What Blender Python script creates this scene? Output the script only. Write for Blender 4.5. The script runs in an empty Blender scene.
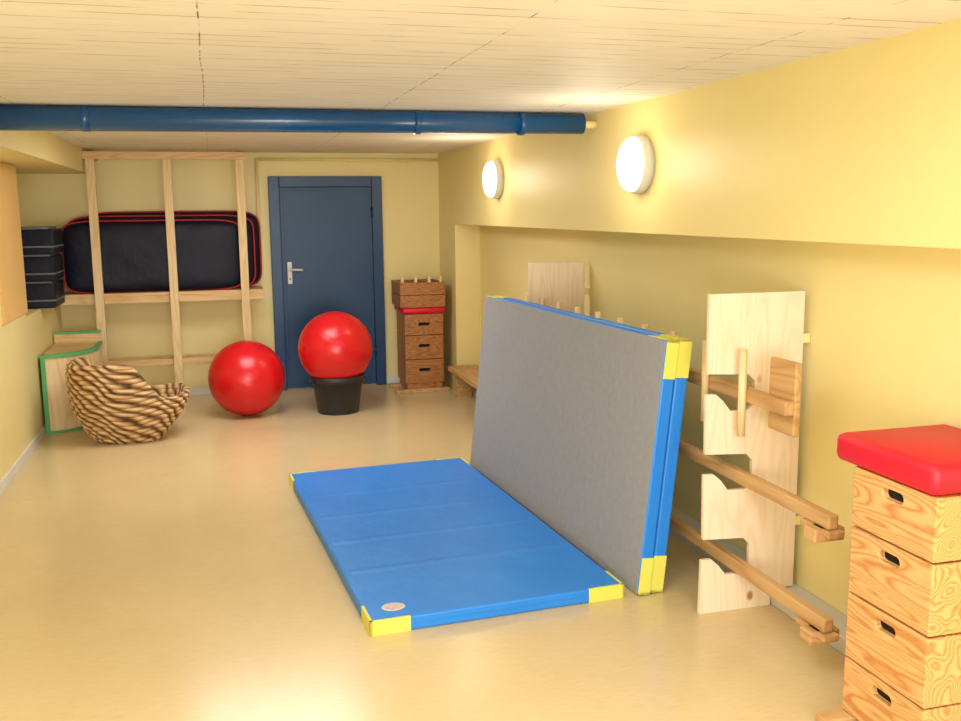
import bpy, bmesh, math, random
from mathutils import Vector, Matrix, noise
random.seed(3)
scene=bpy.context.scene
scene.view_settings.view_transform='Standard'
scene.view_settings.look='None'

# ---------------------------------------------------------------- camera
f=960.0; H=1.72
Yv=Vector((-268.5,148.5,-f)).normalized()
Xv=Vector((3535.6,186.5,-f)); Xv=(Xv-Yv*Xv.dot(Yv)).normalized()
Zv=Xv.cross(Yv)
M=Matrix((Xv,Yv,Zv))
cd=bpy.data.cameras.new('camera'); cam=bpy.data.objects.new('camera',cd)
scene.collection.objects.link(cam)
cam.matrix_world=Matrix.Translation((0,0,H))@M.to_4x4()
cd.sensor_width=36; cd.lens=36*f/961; cd.clip_start=.05
scene.camera=cam

# ---------------------------------------------------------------- materials
def lin(c):
    return tuple(((x/255)/12.92 if x/255<=.04045 else ((x/255+.055)/1.055)**2.4) for x in c)+(1,)
def base(name,rough=.6,spec=.4):
    m=bpy.data.materials.new(name); m.use_nodes=True
    nt=m.node_tree; b=nt.nodes['Principled BSDF']
    b.inputs['Roughness'].default_value=rough
    b.inputs['Specular IOR Level'].default_value=spec
    return m,nt,b
def N(nt,t,**k):
    n=nt.nodes.new(t)
    for a,v in k.items():
        if a in n.inputs: n.inputs[a].default_value=v
        else: setattr(n,a,v)
    return n
def coords(nt,scale=(1,1,1)):
    tc=N(nt,'ShaderNodeTexCoord'); mp=N(nt,'ShaderNodeMapping')
    mp.inputs['Scale'].default_value=scale
    nt.links.new(tc.outputs['Object'],mp.inputs['Vector'])
    return mp.outputs['Vector']
def ramp(nt,fac,stops):
    r=N(nt,'ShaderNodeValToRGB'); e=r.color_ramp.elements
    while len(e)<len(stops): e.new(.5)
    for el,(p,c) in zip(e,stops): el.position=p; el.color=c
    nt.links.new(fac,r.inputs['Fac']); return r.outputs['Color']
def bump(nt,b,h,strength=.2,dist=.01):
    bp=N(nt,'ShaderNodeBump'); bp.inputs['Strength'].default_value=strength; bp.inputs['Distance'].default_value=dist
    nt.links.new(h,bp.inputs['Height']); nt.links.new(bp.outputs['Normal'],b.inputs['Normal'])
def noisy(name,c1,c2,scale=3,rough=.6,spec=.4,bs=.1,bscale=60,st=(1,1,1),bd=.005):
    m,nt,b=base(name,rough,spec); v=coords(nt,st)
    n=N(nt,'ShaderNodeTexNoise',Scale=scale,Detail=5.0); nt.links.new(v,n.inputs['Vector'])
    nt.links.new(ramp(nt,n.outputs['Fac'],[(.3,lin(c1)),(.7,lin(c2))]),b.inputs['Base Color'])
    n2=N(nt,'ShaderNodeTexNoise',Scale=bscale,Detail=3.0); nt.links.new(v,n2.inputs['Vector'])
    if bs: bump(nt,b,n2.outputs['Fac'],bs,bd)
    return m
def wood(name,c1,c2,c3,st=(1,1,1),ws=6,rough=.45,knots=False,fine=.2):
    m,nt,b=base(name,rough,.35); v=coords(nt,st)
    n=N(nt,'ShaderNodeTexNoise',Scale=2.2,Detail=1.0); nt.links.new(v,n.inputs['Vector'])
    w=N(nt,'ShaderNodeMath',operation='MULTIPLY'); nt.links.new(n.outputs['Fac'],w.inputs[0]); w.inputs[1].default_value=ws*2.2
    n2=N(nt,'ShaderNodeTexNoise',Scale=30.0,Detail=2.0); nt.links.new(v,n2.inputs['Vector'])
    ad=N(nt,'ShaderNodeMath',operation='MULTIPLY_ADD'); nt.links.new(n2.outputs['Fac'],ad.inputs[0]); ad.inputs[1].default_value=fine
    nt.links.new(w.outputs[0],ad.inputs[2])
    fr=N(nt,'ShaderNodeMath',operation='PINGPONG'); nt.links.new(ad.outputs[0],fr.inputs[0]); fr.inputs[1].default_value=.5
    m2=N(nt,'ShaderNodeMath',operation='MULTIPLY'); nt.links.new(fr.outputs[0],m2.inputs[0]); m2.inputs[1].default_value=2
    col=ramp(nt,m2.outputs[0],[(0,lin(c1)),(.55,lin(c2)),(1,lin(c3))])
    if knots:
        vo=N(nt,'ShaderNodeTexVoronoi',Scale=4.2); nt.links.new(coords(nt,(1,1,.7)),vo.inputs['Vector'])
        kn=ramp(nt,vo.outputs['Distance'],[(.04,(1,1,1,1)),(.085,(0,0,0,1))])
        mx=N(nt,'ShaderNodeMix',data_type='RGBA'); nt.links.new(kn,mx.inputs[0]); nt.links.new(col,mx.inputs[6])
        mx.inputs[7].default_value=lin((176,122,82)); col=mx.outputs[2]
    nt.links.new(col,b.inputs['Base Color'])
    return m
def wall_mat(name,c1,c2):
    return noisy(name,c1,c2,scale=1.3,rough=.42,spec=.35,bs=.2,bscale=25,bd=.005)

m_wall=wall_mat('yellow_wall_paint',(234,216,149),(238,221,157))
m_orange=wall_mat('orange_panel',(226,182,110),(230,188,118))
m_blue_pipe=noisy('blue_gloss_paint',(14,72,124),(18,80,134),rough=.22,spec=.6,bs=0)
m_door=noisy('blue_door_paint',(22,60,100),(26,66,108),rough=.4,bs=.05)
m_doorfr=noisy('blue_frame_paint',(14,56,98),(18,62,106),rough=.35,bs=0)
m_metal=noisy('brushed_metal',(205,205,205),(220,220,220),rough=.3,bs=0)
m_pvcblue=noisy('blue_vinyl',(38,128,222),(44,136,230),scale=4,rough=.4,spec=.4,bs=.3,bscale=4,bd=.03)
m_pvcyel=noisy('yellow_vinyl',(222,218,92),(228,224,102),rough=.45,bs=.05)
m_gray=noisy('gray_antislip_fabric',(150,151,156),(157,158,163),scale=30,rough=.8,spec=.2,bs=.3,bscale=220,bd=.003)
m_black=noisy('navy_black_vinyl',(13,15,32),(18,21,40),rough=.5,spec=.25,bs=.5,bscale=3.5,bd=.04)
m_redpipe=noisy('red_piping',(165,20,30),(178,26,34),rough=.5,bs=0)
m_ball=noisy('red_rubber',(206,18,26),(214,24,32),rough=.28,spec=.5,bs=0)
m_pot=noisy('black_plastic',(40,40,44),(46,46,50),rough=.4,bs=0)
m_redcush=noisy('red_leatherette',(206,20,42),(214,26,48),rough=.45,bs=.15,bscale=90)
m_pine=wood('pine_board',(240,219,192),(238,215,187),(233,207,177),st=(3,3,.4),ws=6,rough=.55,knots=True)
m_timber=wood('pale_timber',(232,206,160),(228,200,151),(218,187,135),st=(3,3,.4),ws=4,rough=.55)
m_shelf=wood('shelf_timber',(224,190,136),(217,181,126),(207,168,111),st=(.4,3,3),ws=5)
m_rail=wood('beech_rail',(206,166,114),(198,156,102),(184,140,88),st=(4,.4,4),ws=3)
m_ply=wood('grained_plywood',(226,178,120),(219,164,102),(190,128,72),st=(.5,3,3.2),ws=13,rough=.4,fine=.5)
m_ply2=wood('grained_plywood_dark',(180,124,74),(166,110,62),(140,90,48),st=(.9,3,5),ws=8,rough=.4)
m_dark=noisy('dark_joint_and_shade',(16,13,12),(22,18,16),bs=0,rough=.8)  # dark joints, also shade painted into holes and under the bench
m_green=noisy('green_edging',(84,160,96),(96,172,108),rough=.5,bs=0)
m_white=noisy('white_paint',(214,212,202),(222,220,212),rough=.5,bs=.1)
m_plinth=noisy('gray_plinth_paint',(196,194,184),(206,204,196),rough=.6,bs=.2,scale=6)
m_box=noisy('gray_seam',(98,100,104),(110,112,116),rough=.5,bs=0)

# floor linoleum
m_floor,nt,b=base('linoleum_floor',.28,.45)
v=coords(nt)
n=N(nt,'ShaderNodeTexNoise',Scale=1.6,Detail=8.0,Roughness=.65); nt.links.new(v,n.inputs['Vector'])
n2=N(nt,'ShaderNodeTexNoise',Scale=40.0,Detail=4.0); nt.links.new(coords(nt,(.4,2.0,1)),n2.inputs['Vector'])
mx=N(nt,'ShaderNodeMix',data_type='RGBA',blend_type='MULTIPLY'); mx.inputs[0].default_value=1
nt.links.new(ramp(nt,n.outputs['Fac'],[(.3,lin(( 213,189,142))),(.7,lin((219,196,150)))]),mx.inputs[6])
nt.links.new(ramp(nt,n2.outputs['Fac'],[(.3,(.945,.935,.91,1)),(.6,(1,1,1,1))]),mx.inputs[7])
nt.links.new(mx.outputs[2],b.inputs['Base Color'])
n3=N(nt,'ShaderNodeTexNoise',Scale=1.5,Detail=2.0); nt.links.new(v,n3.inputs['Vector'])
r=N(nt,'ShaderNodeMapRange'); r.inputs[3].default_value=.19; r.inputs[4].default_value=.27
nt.links.new(n3.outputs['Fac'],r.inputs[0]); nt.links.new(r.outputs[0],b.inputs['Roughness'])

# ceiling: narrow painted boards running across the room, worn seams, sparse lengthwise joints
m_ceil,nt,b=base('painted_ceiling_boards',.6,.3)
tc=N(nt,'ShaderNodeTexCoord')
wp=N(nt,'ShaderNodeTexNoise',Scale=1.2,Detail=1.0); nt.links.new(tc.outputs['Object'],wp.inputs['Vector'])
wv=N(nt,'ShaderNodeVectorMath',operation='MULTIPLY_ADD'); nt.links.new(wp.outputs['Color'],wv.inputs[0]); wv.inputs[1].default_value=(.02,.02,0); nt.links.new(tc.outputs['Object'],wv.inputs[2])
br=N(nt,'ShaderNodeTexBrick',Scale=1.0); br.offset=0.0; br.inputs['Brick Width'].default_value=.92
br.inputs['Row Height'].default_value=.095; br.inputs['Mortar Size'].default_value=.0028; br.inputs['Mortar Smooth'].default_value=.3
nt.links.new(wv.outputs[0],br.inputs['Vector'])
mp2=N(nt,'ShaderNodeMapping'); mp2.inputs['Scale'].default_value=(2.2,9,1); nt.links.new(tc.outputs['Object'],mp2.inputs['Vector'])
nn=N(nt,'ShaderNodeTexNoise',Scale=1.6,Detail=5.0); nt.links.new(mp2.outputs['Vector'],nn.inputs['Vector'])
gate=ramp(nt,nn.outputs['Fac'],[(.45,(.07,.07,.07,1)),(.60,(1,1,1,1))])
base_c=N(nt,'ShaderNodeMix',data_type='RGBA'); base_c.inputs[6].default_value=lin((242,237,228)); base_c.inputs[7].default_value=lin((230,223,211))
nt.links.new(nn.outputs['Fac'],base_c.inputs[0])
inv=N(nt,'ShaderNodeMath',operation='MULTIPLY')
nt.links.new(br.outputs['Fac'],inv.inputs[0]); nt.links.new(gate,inv.inputs[1])
mx=N(nt,'ShaderNodeMix',data_type='RGBA'); nt.links.new(inv.outputs[0],mx.inputs[0]); nt.links.new(base_c.outputs[2],mx.inputs[6]); mx.inputs[7].default_value=lin((120,104,82))
nt.links.new(mx.outputs[2],b.inputs['Base Color'])
bump(nt,b,br.outputs['Fac'],-.5,.008)

# lamp glass
m_lamp,nt,b=base('opal_glass_lit',.3,.5)
b.inputs['Base Color'].default_value=(1,.95,.85,1)
b.inputs['Emission Color'].default_value=(1,.80,.50,1); b.inputs['Emission Strength'].default_value=1.7

# wicker
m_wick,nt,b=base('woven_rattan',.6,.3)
at=N(nt,'ShaderNodeAttribute'); at.attribute_name='strand_and_gap_shade'
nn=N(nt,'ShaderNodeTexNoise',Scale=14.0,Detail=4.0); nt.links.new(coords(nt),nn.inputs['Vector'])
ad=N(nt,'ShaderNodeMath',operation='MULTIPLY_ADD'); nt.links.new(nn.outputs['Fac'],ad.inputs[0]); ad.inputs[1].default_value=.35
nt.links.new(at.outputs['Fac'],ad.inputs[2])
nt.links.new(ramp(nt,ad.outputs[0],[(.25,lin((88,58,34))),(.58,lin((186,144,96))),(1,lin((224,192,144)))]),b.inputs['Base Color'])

# ---------------------------------------------------------------- mesh helpers
class MB:
    def __init__(s): s.bm=bmesh.new(); s.mats=[]
    def mi(s,m):
        if m not in s.mats: s.mats.append(m)
        return s.mats.index(m)
    def box(s,x0,x1,y0,y1,z0,z1,m,mx=None,bev=0):
        t=bmesh.new(); bmesh.ops.create_cube(t,size=1)
        for v in t.verts: v.co=Vector((x0+(x1-x0)*(v.co.x+.5),y0+(y1-y0)*(v.co.y+.5),z0+(z1-z0)*(v.co.z+.5)))
        if bev: bmesh.ops.bevel(t,geom=t.edges[:],offset=bev,segments=2,affect='EDGES',profile=.5)
        s._merge(t,m,mx)
    def _merge(s,t,m,mx=None,smooth=False):
        if mx is not None: bmesh.ops.transform(t,matrix=mx,verts=t.verts)
        i=s.mi(m)
        bmesh.ops.recalc_face_normals(t,faces=t.faces[:])
        vm={v:s.bm.verts.new(v.co) for v in t.verts}
        for f_ in t.faces:
            nf=s.bm.faces.new([vm[v] for v in f_.verts]); nf.material_index=i; nf.smooth=smooth
        t.free()
    def cyl(s,p0,p1,r0,m,r1=None,seg=24,smooth=True):
        p0=Vector(p0);p1=Vector(p1); d=p1-p0; t=bmesh.new()
        bmesh.ops.create_cone(t,cap_ends=True,segments=seg,radius1=r0,radius2=r0 if r1 is None else r1,depth=d.length)
        q=d.to_track_quat('Z','Y').to_matrix().to_4x4()
        mx=Matrix.Translation((p0+p1)/2)@q
        bmesh.ops.transform(t,matrix=mx,verts=t.verts)
        i=s.mi(m); vm={v:s.bm.verts.new(v.co) for v in t.verts}
        for f_ in t.faces:
            nf=s.bm.faces.new([vm[v] for v in f_.verts]); nf.material_index=i; nf.smooth=smooth and len(f_.verts)==4
        t.free()
    def prism(s,pts,axis,a,b_,m,mx=None):
        t=bmesh.new()
        def mk(p,h):
            return {'x':(h,p[0],p[1]),'y':(p[0],h,p[1]),'z':(p[0],p[1],h)}[axis]
        A=[t.verts.new(mk(p,a)) for p in pts]; B=[t.verts.new(mk(p,b_)) for p in pts]
        t.faces.new(A); t.faces.new(B[::-1]); n=len(pts)
        for i in range(n): t.faces.new((A[i],B[i],B[(i+1)%n],A[(i+1)%n]))
        s._merge(t,m,mx)
    def revolve(s,prof,m,mx=None,seg=48):
        t=bmesh.new(); rows=[]
        for (r,z) in prof:
            if r<1e-6: rows.append([t.verts.new((0,0,z))])
            else: rows.append([t.verts.new((r*math.cos(2*math.pi*k/seg),r*math.sin(2*math.pi*k/seg),z)) for k in range(seg)])
        for a,c in zip(rows,rows[1:]):
            for k in range(seg):
                k2=(k+1)%seg
                if len(a)==1 and len(c)==1: continue
                if len(a)==1: t.faces.new((a[0],c[k],c[k2]))
                elif len(c)==1: t.faces.new((a[k],c[0],a[k2]))
                else: t.faces.new((a[k],c[k],c[k2],a[k2]))
        s._merge(t,m,mx,smooth=True)
    def done(s,name,mx=None,bevel=0,segs=2):
        me=bpy.data.meshes.new(name); s.bm.to_mesh(me); s.bm.free()
        for m in s.mats: me.materials.append(m)
        o=bpy.data.objects.new(name,me); scene.collection.objects.link(o)
        if mx is not None: o.matrix_world=mx
        if bevel:
            bv=o.modifiers.new('bevel','BEVEL'); bv.width=bevel; bv.segments=segs; bv.limit_method='ANGLE'; bv.angle_limit=math.radians(40)
        return o
def cut(o,cutter):
    md=o.modifiers.new('c','BOOLEAN'); md.operation='DIFFERENCE'; md.object=cutter; md.solver='EXACT'
    dg=bpy.context.evaluated_depsgraph_get(); me=bpy.data.meshes.new_from_object(o.evaluated_get(dg))
    o.modifiers.remove(md); o.data=me
    bpy.data.objects.remove(cutter)
def stadium(w,h,n=8):
    r=h/2; pts=[]
    for k in range(n+1):
        a=-math.pi/2+math.pi*k/n; pts.append((w/2-r+r*math.cos(a),r*math.sin(a)))
    for k in range(n+1):
        a=math.pi/2+math.pi*k/n; pts.append((-w/2+r+r*math.cos(a),r*math.sin(a)))
    return pts
def rrect(x0,x1,z0,z1,r,n=6):
    pts=[]
    for cx,cz,a0 in ((x1-r,z0+r,-90),(x1-r,z1-r,0),(x0+r,z1-r,90),(x0+r,z0+r,180)):
        for k in range(n+1):
            a=math.radians(a0+90*k/n); pts.append((cx+r*math.cos(a),cz+r*math.sin(a)))
    return pts

# ---------------------------------------------------------------- room
CZ=2.265; YB=9.4; XR=2.17; XN=2.41; ZO=1.588
o=MB(); o.box(-1.9,2.6,-1.7,9.55,-.1,0,m_floor); o.done('floor')
o=MB(); o.box(-1.9,2.6,-1.7,9.55,CZ,CZ+.1,m_ceil); o.done('ceiling')
o=MB(); o.box(-1.9,2.6,YB,YB+.15,0,CZ,m_wall); o.done('wall_back')
o=MB(); o.box(-1.9,2.6,-1.7,-1.6,0,CZ,m_wall); o.done('wall_front')
o=MB()
o.prism([(XN,0),(2.6,0),(2.6,CZ),(XR,CZ),(XR,ZO),(XN,ZO)],'y',-1.6,8.75,m_wall)
o.box(XR,2.6,8.75,YB,0,CZ,m_wall)
o.done('wall_right')
o=MB()
o.box(-1.9,-1.37,-1.6,7.72,0,CZ,m_wall)
o.box(-1.9,-1.37,7.72,YB,0,.965,m_wall)
o.box(-1.9,-1.66,7.72,YB,.965,CZ,m_wall)
o.box(-1.66,-1.04,-1.6,YB,2.07,CZ,m_wall)
o.box(-1.37,-1.355,6.9,7.735,1.0,2.06,m_orange)
o.done('wall_left')
o=MB(); o.box(2.27,XN,2.75,8.7,0,.07,m_plinth,bev=.006); o.done('baseboard_right')
o=MB(); o.box(-1.37,-1.355,-1.6,YB,0,.06,m_white); o.done('baseboard_left')
o=MB(); o.box(-1.35,.515,YB-.015,YB,0,.07,m_white); o.done('baseboard_back')
o=MB(); o.box(1.6,2.17,YB-.015,YB,0,.07,m_white); o.done('baseboard_back.001')

# ---------------------------------------------------------------- door
o=MB()
x0,x1,zt=.52,1.595,2.045
YD=YB-.002
o.box(x0,x0+.1,YB-.05,YD,0.001,zt,m_doorfr,bev=.005); o.box(x1-.1,x1,YB-.05,YD,0.001,zt,m_doorfr,bev=.005)
o.box(x0+.1,x1-.1,YB-.05,YD,zt-.1,zt,m_doorfr,bev=.005)
o.box(x0+.1,x1-.1,YB-.028,YD,.012,zt-.1,m_door,bev=.004)
o.box(x0+.13,x1-.13,YB-.034,YB-.028,.06,zt-.13,m_door,bev=.002)
o.box(.668,.71,YB-.042,YB-.03,1.03,1.24,m_metal,bev=.004)
o.cyl((.69,YB-.04,1.17),(.69,YB-.09,1.17),.011,m_metal)
o.cyl((.685,YB-.085,1.17),(.81,YB-.085,1.165),.011,m_metal)
o.cyl((.69,YB-.044,1.08),(.69,YB-.04,1.08),.008,m_dark)
o.cyl((x1-.1,YB-.05,.3),(x1-.1,YB-.05,.4),.012,m_doorfr); o.cyl((x1-.1,YB-.05,1.65),(x1-.1,YB-.05,1.75),.012,m_doorfr)
o.done('door_1')

# wall-mounted heating pipe above and beside the door
o=MB(); zp=2.2
o.cyl((.42,YB-.05,zp),(XR,YB-.05,zp),.014,m_wall); o.cyl((.42,YB-.05,1.2),(.42,YB-.05,zp+.012),.014,m_wall)
for xx in (.8,1.3,1.8): o.box(xx-.012,xx+.012,YB-.06,YB,zp-.02,zp+.02,m_wall)
o.cyl((.42,YB-.05,1.2),(.42,YB,1.2),.014,m_wall)
o.done('wall_pipe')

# big blue pipe under the ceiling
o=MB()
yp,zp=5.42,2.198
o.cyl((-1.36,yp,zp),(2.09,yp-.09,zp+.004),.064,m_blue_pipe,r1=.058,seg=40)
for xx,w in ((-.6,.04),(1.12,.03),(1.72,.03)):
    yy=yp-.09*(xx+1.36)/3.47
    o.cyl((xx-w/2,yy,zp),(xx+w/2,yy,zp),.0645,m_blue_pipe,seg=40)
o.cyl((2.08,yp-.09,zp),(XR+.01,yp-.09,zp),.022,m_wall,seg=32)
o.box(-1.04,2.06,yp+.02,yp+.09,CZ-.045,CZ-.001,m_blue_pipe)
o.done('ceiling_pipe')

# ---------------------------------------------------------------- wall lamps
for i,(yy,zz) in enumerate(((7.31,1.95),(4.68,1.942))):
    o=MB(); mx=Matrix.Translation((XR-.001,yy,zz))@Matrix.Rotation(-math.pi/2,4,'Y')
    o.revolve([(0,0),(.148,0),(.148,.05),(.143,.056),(0,.056)],m_white,mx)
    prof=[(.141,.05)]+[(.141*math.cos(a)**.55,.056+.055*math.sin(a)) for a in [k*math.pi/2/10 for k in range(1,10)]]+[(0,.112)]
    o.revolve(prof,m_lamp,mx)
    o.done('wall_lamp')

# ---------------------------------------------------------------- storage frame with shelf
o=MB(); fy=8.93
for xx in (-.985,-.36,.255):
    o.box(xx-.036,xx+.036,fy,fy+.05,0,2.24,m_timber,bev=.003)
o.box(-1.04,.30,fy-.03,fy,2.175,2.24,m_shelf,bev=.003)
o.box(-1.33,.42,fy+.05,YB,.99,1.02,m_shelf,bev=.003)
o.box(-1.33,.42,fy+.05,fy+.09,.93,.99,m_shelf,bev=.003)
o.box(-1.0,.42,YB-.045,YB-.016,.33,.39,m_shelf,bev=.003)
o.box(-1.03,.3,fy+.05,fy+.08,.36,.42,m_shelf,bev=.003)
for xx in (-.985,.255): o.box(xx-.02,xx+.02,fy+.05,YB,2.18,2.23,m_timber)
o.done('timber_storage_frame')

# soft mats standing on the shelf: padded slabs with piped edges
def soft_mat(a,c,y0,t,z1):
    z0=1.022; nx,nz=60,28; bm=bmesh.new()
    cx_,cz_=(a+c)/2,(z0+z1)/2; hw,hh=(c-a)/2,(z1-z0)/2
    def sh(s,tt,side):
        # superellipse-mapped sheet, bulging in the middle
        x=s*hw; z=tt*hh
        e=(abs(s)**8+abs(tt)**8)**(1/8) if (s or tt) else 0
        m_=max(abs(s),abs(tt))
        if e>1e-6: k=m_/e; x*=k; z*=k
        edge=max(0,1-m_**6)
        bul=t/2*(edge**.45)+.006*noise.noise(Vector((x*3,z*3,y0*9+side*5)))*edge
        return (cx_+x,y0+t/2+side*bul,cz_+z)
    grids=[]
    for side in (-1,1):
        g=[[bm.verts.new(sh(-1+2*i/nx,-1+2*j/nz,side)) for i in range(nx+1)] for j in range(nz+1)]
        for j in range(nz):
            for i in range(nx):
                f_=bm.faces.new((g[j][i],g[j][i+1],g[j+1][i+1],g[j+1][i])); f_.smooth=True
    bmesh.ops.remove_doubles(bm,verts=bm.verts[:],dist=.0005)
    bmesh.ops.recalc_face_normals(bm,faces=bm.faces[:])
    me=bpy.data.meshes.new('black_gym_mat'); bm.to_mesh(me); bm.free(); me.materials.append(m_black)
    o=bpy.data.objects.new('black_gym_mat',me); scene.collection.objects.link(o)
    # red piping tube round the rim
    cu=bpy.data.curves.new('piping','CURVE'); cu.dimensions='3D'; cu.bevel_depth=.009; cu.bevel_resolution=3
    sp=cu.splines.new('POLY'); P=[]
    for k in range(160):
        q=k/160*4; sgm=int(q); fr=q-sgm; u=-1+2*fr
        s_,t_=[(u,-1),(1,u),(-u,1),(-1,-u)][sgm]; P.append(sh(s_,t_,1))
    sp.points.add(len(P)-1)
    for p,co in zip(sp.points,P): p.co=(co[0],y0+t/2,max(co[2],1.031),1)
    sp.use_cyclic_u=True; cu.materials.append(m_redpipe)
    co=bpy.data.objects.new('piping',cu); scene.collection.objects.link(co); co.parent=o
soft_mat(-1.27,.25,8.99,.11,1.65)
soft_mat(-1.24,.36,9.11,.12,1.69)
soft_mat(-1.12,.42,9.24,.12,1.725)

# black foam blocks stacked on the ledge
o=MB()
for k in range(3):
    z=.967+k*.215
    o.box(-1.62,-1.25+.01*k,8.35,8.85,z,z+.2,m_black,bev=.012)
    o.box(-1.625,-1.245+.01*k,8.345,8.855,z+.055,z+.068,m_box,bev=.003)
    o.box(-1.6,-1.27,8.37,8.83,z+.198,z+.217,m_box)
o.done('stacked_step_boxes')

# ---------------------------------------------------------------- curved wooden box with green edging
o=MB()
cx,cy=-1.352,8.50
def arcp(r1,r2,a0,a1,n=18): return [(cx+r1*math.cos(math.radians(a0+(a1-a0)*k/n)),cy+r2*math.sin(math.radians(a0+(a1-a0)*k/n))) for k in range(n+1)]
def strip(pts,t):
    out=[];inn=[]
    for i,p in enumerate(pts):
        q0=Vector(pts[max(i-1,0)]); q1=Vector(pts[min(i+1,len(pts)-1)]); d=(q1-q0).normalized(); n=Vector((d.y,-d.x))
        out.append(tuple(Vector(p)+n*t)); inn.append(tuple(Vector(p)-n*t))
    return out+inn[::-1]
arc=arcp(.37,.44,-88,0)
o.prism(strip(arc,.012),'z',.02,.60,m_timber)
o.prism(strip(arc,.022),'z',.60,.63,m_green)
o.prism(strip(arc,.018),'z',0,.022,m_green)
o.prism(arc+[(cx+.37,cy+.30),(cx,cy+.30)],'z',.600,.622,m_shelf)
o.box(cx+.003,cx+.035,cy-.465,cy-.43,0,.63,m_green)
o.box(cx+.345,cx+.375,cy,cy+.30,0,.60,m_timber)
o.box(cx+.35,cx+.38,cy,cy+.30,.60,.63,m_green)
o.box(cx,cx+.37,cy+.30,cy+.322,0,.70,m_shelf); o.box(cx,cx+.375,cy+.296,cy+.326,.70,.722,m_green)
o.done('curved_wooden_box')

# ---------------------------------------------------------------- wicker lounge chair
def sst(a,b,x):
    t=min(1,max(0,(x-a)/(b-a))); return t*t*(3-2*t)
def wicker():
    bm=bmesh.new(); U=640; vals=[]; rows=[]
    outer=120; inner=60; ax,ay=.415,.32
    u0=math.radians(206)
    def rim(u):
        d=abs((u-u0+math.pi)%(2*math.pi)-math.pi)
        return .345+.275*(1-sst(math.radians(62),math.radians(98),d))+.035*sst(math.radians(120),math.radians(180),d)
    RH=.036
    def weave(u,ring):
        w=noise.noise(Vector((3*math.cos(u),3*math.sin(u),ring*.35)))
        k=math.floor(ring); fr=ring-k
        s=.5+.5*math.cos(u*21+(k%2)*math.pi+(fr-.5)*2.6+w*3.2)
        return math.sin(math.pi*fr),s
    for j in range(outer+inner+1):
        row=[]
        for i in range(U):
            u=2*math.pi*i/U
            cu=math.copysign(abs(math.cos(u))**.8,math.cos(u)); su=math.copysign(abs(math.sin(u))**.8,math.sin(u))
            d_=abs((u-u0+math.pi)%(2*math.pi)-math.pi); backw=1-sst(math.radians(40),math.radians(105),d_)
            front=sst(math.radians(80),math.radians(180),d_)
            if j<=outer:
                t=j/outer
                z=rim(u)*t
                w0=.62-.22*front
                rr=w0+(1-w0)*math.sin(min(1,z/(.34))*math.pi/2)**(.8+.6*front)
                if t>.94: rr-= .06*((t-.94)/.06)**2
                prof,s=weave(u,z/RH+.5*math.sin(3*u)+.3*math.sin(7*u))
                d=.017*prof**.6*(.35+.65*s)
                x=cu*(ax*rr+d); y=su*(ay*rr+d)
            else:
                t=(j-outer)/inner
                rr=.94*(1-t)**.8 if t<1 else 0
                rz=rim(u)
                z=.27+(rz-.27)*(max(0,1-t*(2.4 if rz>.45 else 4)))**1.3
                prof,s=weave(u,20+(t*inner)/5.0)
                d=.012*prof*(.4+.6*s)
                x=cu*ax*rr; y=su*ay*rr; z+=d
            val=(.12+.88*s)*min(1,.3+prof*1.2)*.8  # strand tone, with shade in the row gaps put into the colour
            lean=backw*(max(0,z-.15)*.10 - max(0,z-.45)*.12)
            x+=math.cos(u0)*lean; y+=math.sin(u0)*lean
            row.append(bm.verts.new((x,y,z))); vals.append(val)
        rows.append(row)
    for a,c in zip(rows,rows[1:]):
        for i in range(U):
            k=(i+1)%U
            f_=bm.faces.new((a[i],a[k],c[k],c[i])); f_.smooth=True
    bm.faces.new(rows[0][::-1])
    bmesh.ops.recalc_face_normals(bm,faces=bm.faces[:])
    me=bpy.data.meshes.new('wicker_lounge_chair'); bm.to_mesh(me); bm.free()
    at=me.attributes.new('strand_and_gap_shade','FLOAT','POINT')
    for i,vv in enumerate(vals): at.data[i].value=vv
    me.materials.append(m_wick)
    o=bpy.data.objects.new('wicker_lounge_chair',me); scene.collection.objects.link(o)
    o.matrix_world=Matrix.Translation((-.665,7.72,0))
wicker()

# ---------------------------------------------------------------- exercise balls + pot
def ball(name,c,r):
    prof=[]; n=90
    for k in range(n+1):
        a=-math.pi/2+math.pi*k/n
        rr=r-(.0012 if (k%5==0 and 20<k<70) else 0)
        prof.append((max(0,rr*math.cos(a)) if 0<k<n else 0,rr*math.sin(a)))
    o=MB(); o.revolve(prof,m_ball,seg=96)
    o.revolve([(0,r-.004),(.012,r-.004),(.010,r+.001),(0,r+.001)],m_redpipe,seg=20)
    return o.done(name,Matrix.Translation(c)@Matrix.Rotation(.5,4,'X')@Matrix.Rotation(.3,4,'Y'))
ball('exercise_ball',(.215,8.30,.32),.32)
ball('exercise_ball',(.962,8.2,.555),.316)
o=MB()
o.revolve([(0,0),(.172,0),(.176,.01),(.215,.27),(.234,.272),(.236,.325),(.229,.328),(.222,.322),(.207,.27),(.168,.015),(0,.015)],m_pot,Matrix.Translation((.97,8.2,0)),seg=64)
o.done('plastic_plant_pot')

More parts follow.
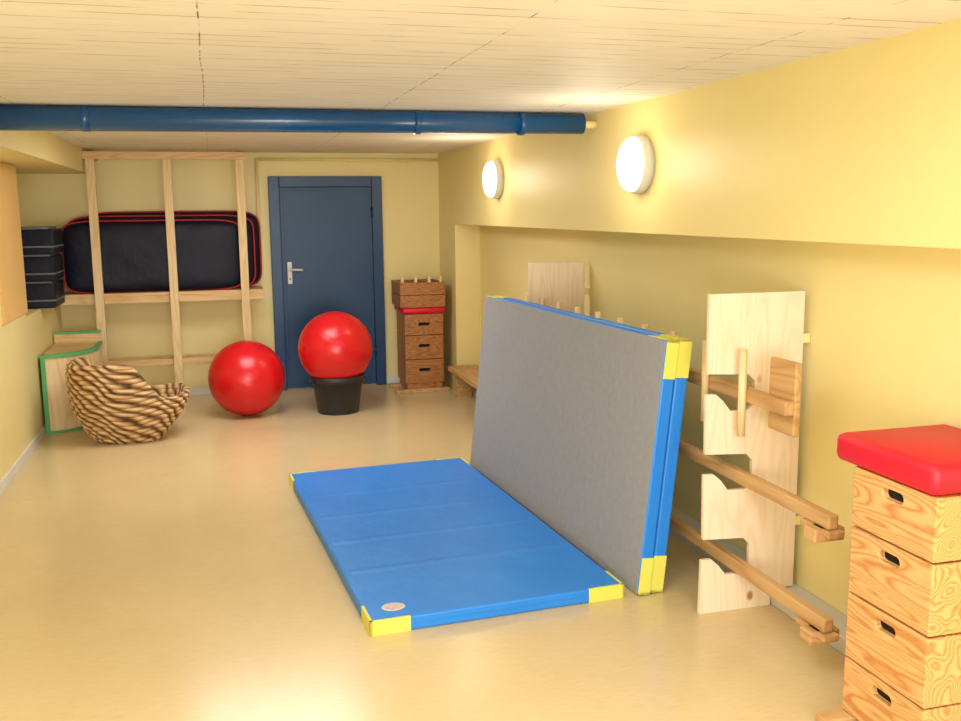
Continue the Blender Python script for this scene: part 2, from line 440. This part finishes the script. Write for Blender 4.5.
# ---------------------------------------------------------------- vaulting boxes
def vault_box(name,W,D,zs,mat_w,holeW,holeH,hole_off,cush,cov,pos,rot):
    root=bpy.data.objects.new(name,None); scene.collection.objects.link(root)
    root.matrix_world=Matrix.Translation(pos)@Matrix.Rotation(rot,4,'Z')
    def add(o): o.parent=root
    for k,(a,c) in enumerate(zs):
        ob=MB(); ob.box(-W/2,W/2,0,D,a+.003,c-.003,mat_w); ob=ob.done('section_%d'%(k+1))
        ct=MB(); zc=c-hole_off
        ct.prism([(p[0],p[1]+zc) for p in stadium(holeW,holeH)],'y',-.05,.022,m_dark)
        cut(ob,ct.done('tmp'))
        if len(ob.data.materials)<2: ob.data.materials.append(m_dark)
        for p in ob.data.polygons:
            if abs(p.center.y-.022)<.002 and abs(p.normal.y)>.9: p.material_index=1  # back of shallow hole painted dark as shade of a hollow box
        bv=ob.modifiers.new('b','BEVEL'); bv.width=.004; bv.segments=2; bv.limit_method='ANGLE'
        add(ob)
        sm=MB(); sm.box(-W/2+.012,W/2-.012,.012,D-.012,a-.004,a+.004,m_dark); add(sm.done('joint_%d'%(k+1)))
    top=zs[0][1]
    c_=MB(); c_.box(-W/2-cov[0],W/2+cov[1],-cov[2],D+.02,top,top+cush,m_redcush,bev=min(.026,cush*.35)); c_=c_.done('cushion'); add(c_)
    for p in c_.data.polygons: p.use_smooth=True
    return root
r1=vault_box('vaulting_box',.375,.40,[(.685,.887),(.457,.685),(.23,.457),(.037,.23)],m_ply,.095,.034,.05,.096,(.085,.005,.02),(1.97,2.41,0),-math.pi/2)
s_=MB(); s_.box(-.19,-.13,-.10,.39,0,.037,m_rail,bev=.004); s_.box(.13,.19,-.10,.39,0,.037,m_rail,bev=.004); q=s_.done('skids'); q.parent=r1
W2=.37
r2=vault_box('vaulting_box',W2,.42,[(.55,.755),(.32,.55),(.09,.32)],m_ply2,.11,.03,.10,.06,(.02,.02,.02),(1.875,8.82,0),0)
e=MB(); t=.755+.06
for k in range(2):
    za,zb=t+.002+k*.118,t+.115+k*.118
    xl,xr_=-W2/2-.04,W2/2+.02
    e.box(xl,xr_,-.02,.005,za,zb,m_ply2,bev=.003); e.box(xl,xr_,.415,.44,za,zb,m_ply2,bev=.003)
    e.box(xl,xl+.025,.005,.415,za,zb,m_ply2,bev=.003); e.box(xr_-.025,xr_,.005,.415,za,zb,m_ply2,bev=.003)
for px_ in (xl+.03,-.07,.06,xr_-.035):
    e.box(px_-.013,px_+.013,.01,.045,t+.03,t+.29,m_timber,bev=.003)
q=e.done('loose_frame_sections'); q.parent=r2
s_=MB(); s_.box(-.28,.24,.0,.06,0,.035,m_rail,bev=.004); s_.box(-.28,.24,.34,.4,0,.035,m_rail,bev=.004); s_.box(-.17,.17,.01,.41,.03,.092,m_ply2); q=s_.done('skids'); q.parent=r2

# ---------------------------------------------------------------- mats
MW,ML,MT=1.15,2.38,.062
def gym_mat(name,mx,kind):
    o=MB()
    o.box(-MW/2,MW/2,-ML/2,ML/2,0,MT,m_pvcblue,bev=.008)
    if kind=='gray': o.box(-MW/2+.004,MW/2-.004,-ML/2+.006,ML/2-.006,MT-.002,MT+.0012,m_gray)
    L=.17; topz=MT+(.0015 if kind!='gray' else -.004)
    for sx in (-1,1):
        for sy in (-1,1):
            a,c=sorted((sx*(MW/2-L),sx*(MW/2+.0015))); d,g=sorted((sy*(ML/2-.01),sy*(ML/2+.0015)))
            o.box(a,c,d,g,-.0005,topz,m_pvcyel)
            d2,g2=sorted((sy*(ML/2-L),sy*(ML/2+.0015))); a2,c2=sorted((sx*(MW/2-.01),sx*(MW/2+.0015)))
            o.box(a2,c2,d2,g2,-.0005,topz,m_pvcyel)
    o.box(-MW/2-.0012,MW/2+.0012,-ML/2-.0012,ML/2+.0012,MT*.5-.0015,MT*.5+.0015,m_pvcblue)
    if kind=='folds':
        for yy in (-.62,-.2,.22,.64):
            pr=[(yy-.05,MT-.001),(yy-.015,MT+.0016),(yy,MT+.0022),(yy+.015,MT+.0016),(yy+.05,MT-.001)]
            o.prism(pr,'x',-MW/2+.03,MW/2-.03,m_pvcblue)
    return o.done(name,mx)
rot=math.radians(3.5)
fm=Matrix.Translation((1.0375,4.91,0.001))@Matrix.Rotation(rot,4,'Z')
ob=gym_mat('gym_mat',fm,'folds')
o=MB()
pts=[(.050*math.cos(a),.040*math.sin(a)) for a in [2*math.pi*k/40 for k in range(40)]]
m_lab=noisy('printed_label',(226,214,212),(184,140,136),scale=60,rough=.5,bs=0,st=(1,2.5,1))
o.prism(pts,'z',MT+.0008,MT+.002,m_white); o.prism([(p[0]*.82,p[1]*.82) for p in pts],'z',MT+.002,MT+.0025,m_lab)
q=o.done('label'); q.parent=ob; q.location=(-MW/2+.125,-ML/2+.115,0)
lean=math.atan2(.12,1.11); cl=math.cos(lean)
def standing(name,xb,yc,kind,zoff):
    lx=Vector((math.sin(lean),0,math.cos(lean))); lz=Vector((-math.cos(lean),0,math.sin(lean))); ly=lz.cross(lx)
    R=Matrix((lx,ly,lz)).transposed().to_4x4()
    T=Matrix.Translation((xb,yc,zoff))@Matrix.Rotation(rot,4,'Z')@R@Matrix.Translation((MW/2,0,0))
    return gym_mat(name,T,kind)
standing('gym_mat',1.672+MT/cl,4.94,'gray',.003)
standing('gym_mat',1.672+2*MT/cl+.006,4.95,'blue',.003)

# ---------------------------------------------------------------- storage racks (toothed pine boards)
def rack(y,sx=0):
    o=MB(); L,Rr=1.93+sx,2.372
    xi=2.15
    pts=[(Rr,.075),(Rr,1.37),(L,1.37)]
    for (t,bz) in ((1.04,.954),(.70,.613),(.33,.24)):
        pts+=[(L,t),(xi-.03,t-.01),(xi,t-.04),(xi,bz-.05),(xi-.03,bz-.075),(L+.11,bz-.075),(L+.075,bz-.03),(L+.04,bz),(L-.005,bz)]
    pts+=[(L-.01,0),(2.262,0),(2.262,.075)]
    o.prism(pts,'y',y,y+.022,m_pine)
    for zb in (.35,1.15): o.box(2.34,2.408,y+.004,y+.018,zb,zb+.04,m_wall)
    o.done('storage_rack_board',bevel=.002)
rack(3.5); rack(5.99,.05)

o=MB(); xr=2.07
o.box(xr,xr+.042,3.15,6.3,.925,.985,m_rail,bev=.008)
yy=3.44
while yy<6.3:
    o.cyl((xr-.015,yy,.785),(xr-.015,yy,1.145),.0165,m_timber); yy+=.31
o.box(xr+.038,xr+.066,3.15,3.33,.84,1.13,m_rail,bev=.006)
o.done('climbing_ladder')
for z in (.575,.185):
    o=MB(); o.box(xr-.01,xr+.033,2.84,6.3,z,z+.055,m_rail,bev=.008)
    o.box(xr-.05,xr+.075,2.86,2.93,z-.05,z,m_rail,bev=.006)
    o.box(xr-.02,xr+.045,2.82,3.0,z-.025,z,m_rail,bev=.004)
    o.done('balance_bar')

# low bench in the niche
o=MB(); o.box(2.06,2.34,6.3,8.66,.225,.27,m_rail,bev=.006)
for yy in (6.5,7.5,8.5): o.box(2.10,2.25,yy,yy+.05,0,.235,m_rail)
o.box(2.2,2.23,6.4,8.6,.12,.19,m_dark)  # dark strip painted in as the shaded gap under the seat
o.done('low_bench')

# ---------------------------------------------------------------- lights
def area(name,loc,rotv,sx,sy,p,col):
    l=bpy.data.lights.new(name,'AREA'); l.shape='RECTANGLE'; l.size=sx; l.size_y=sy; l.energy=p; l.color=col
    q=bpy.data.objects.new(name,l); scene.collection.objects.link(q); q.location=loc; q.rotation_euler=rotv; return q
area('window_light',(.2,-1.5,1.2),(math.radians(98),0,math.radians(4)),3.0,1.5,190,(.88,.94,1))
area('ceiling_fill',(.3,2.0,2.24),(0,0,0),1.4,1.4,40,(.91,.95,1))  # added fill light, no fixture on the ceiling
area('ceiling_fill',(.3,6.8,2.24),(0,0,0),1.2,1.2,44,(.94,.96,1))  # second added fill, brightens the far end of the room
for yy,zz in ((7.31,1.95),(4.68,1.942)):
    l=bpy.data.lights.new('lamp_bulb','POINT'); l.energy=6; l.color=(1,.87,.66); l.shadow_soft_size=.12
    q=bpy.data.objects.new('lamp_bulb',l); scene.collection.objects.link(q); q.location=(XR-.30,yy,zz)
w=bpy.data.worlds.new('world'); scene.world=w; w.use_nodes=True
w.node_tree.nodes['Background'].inputs[0].default_value=(.95,.97,1,1); w.node_tree.nodes['Background'].inputs[1].default_value=.4
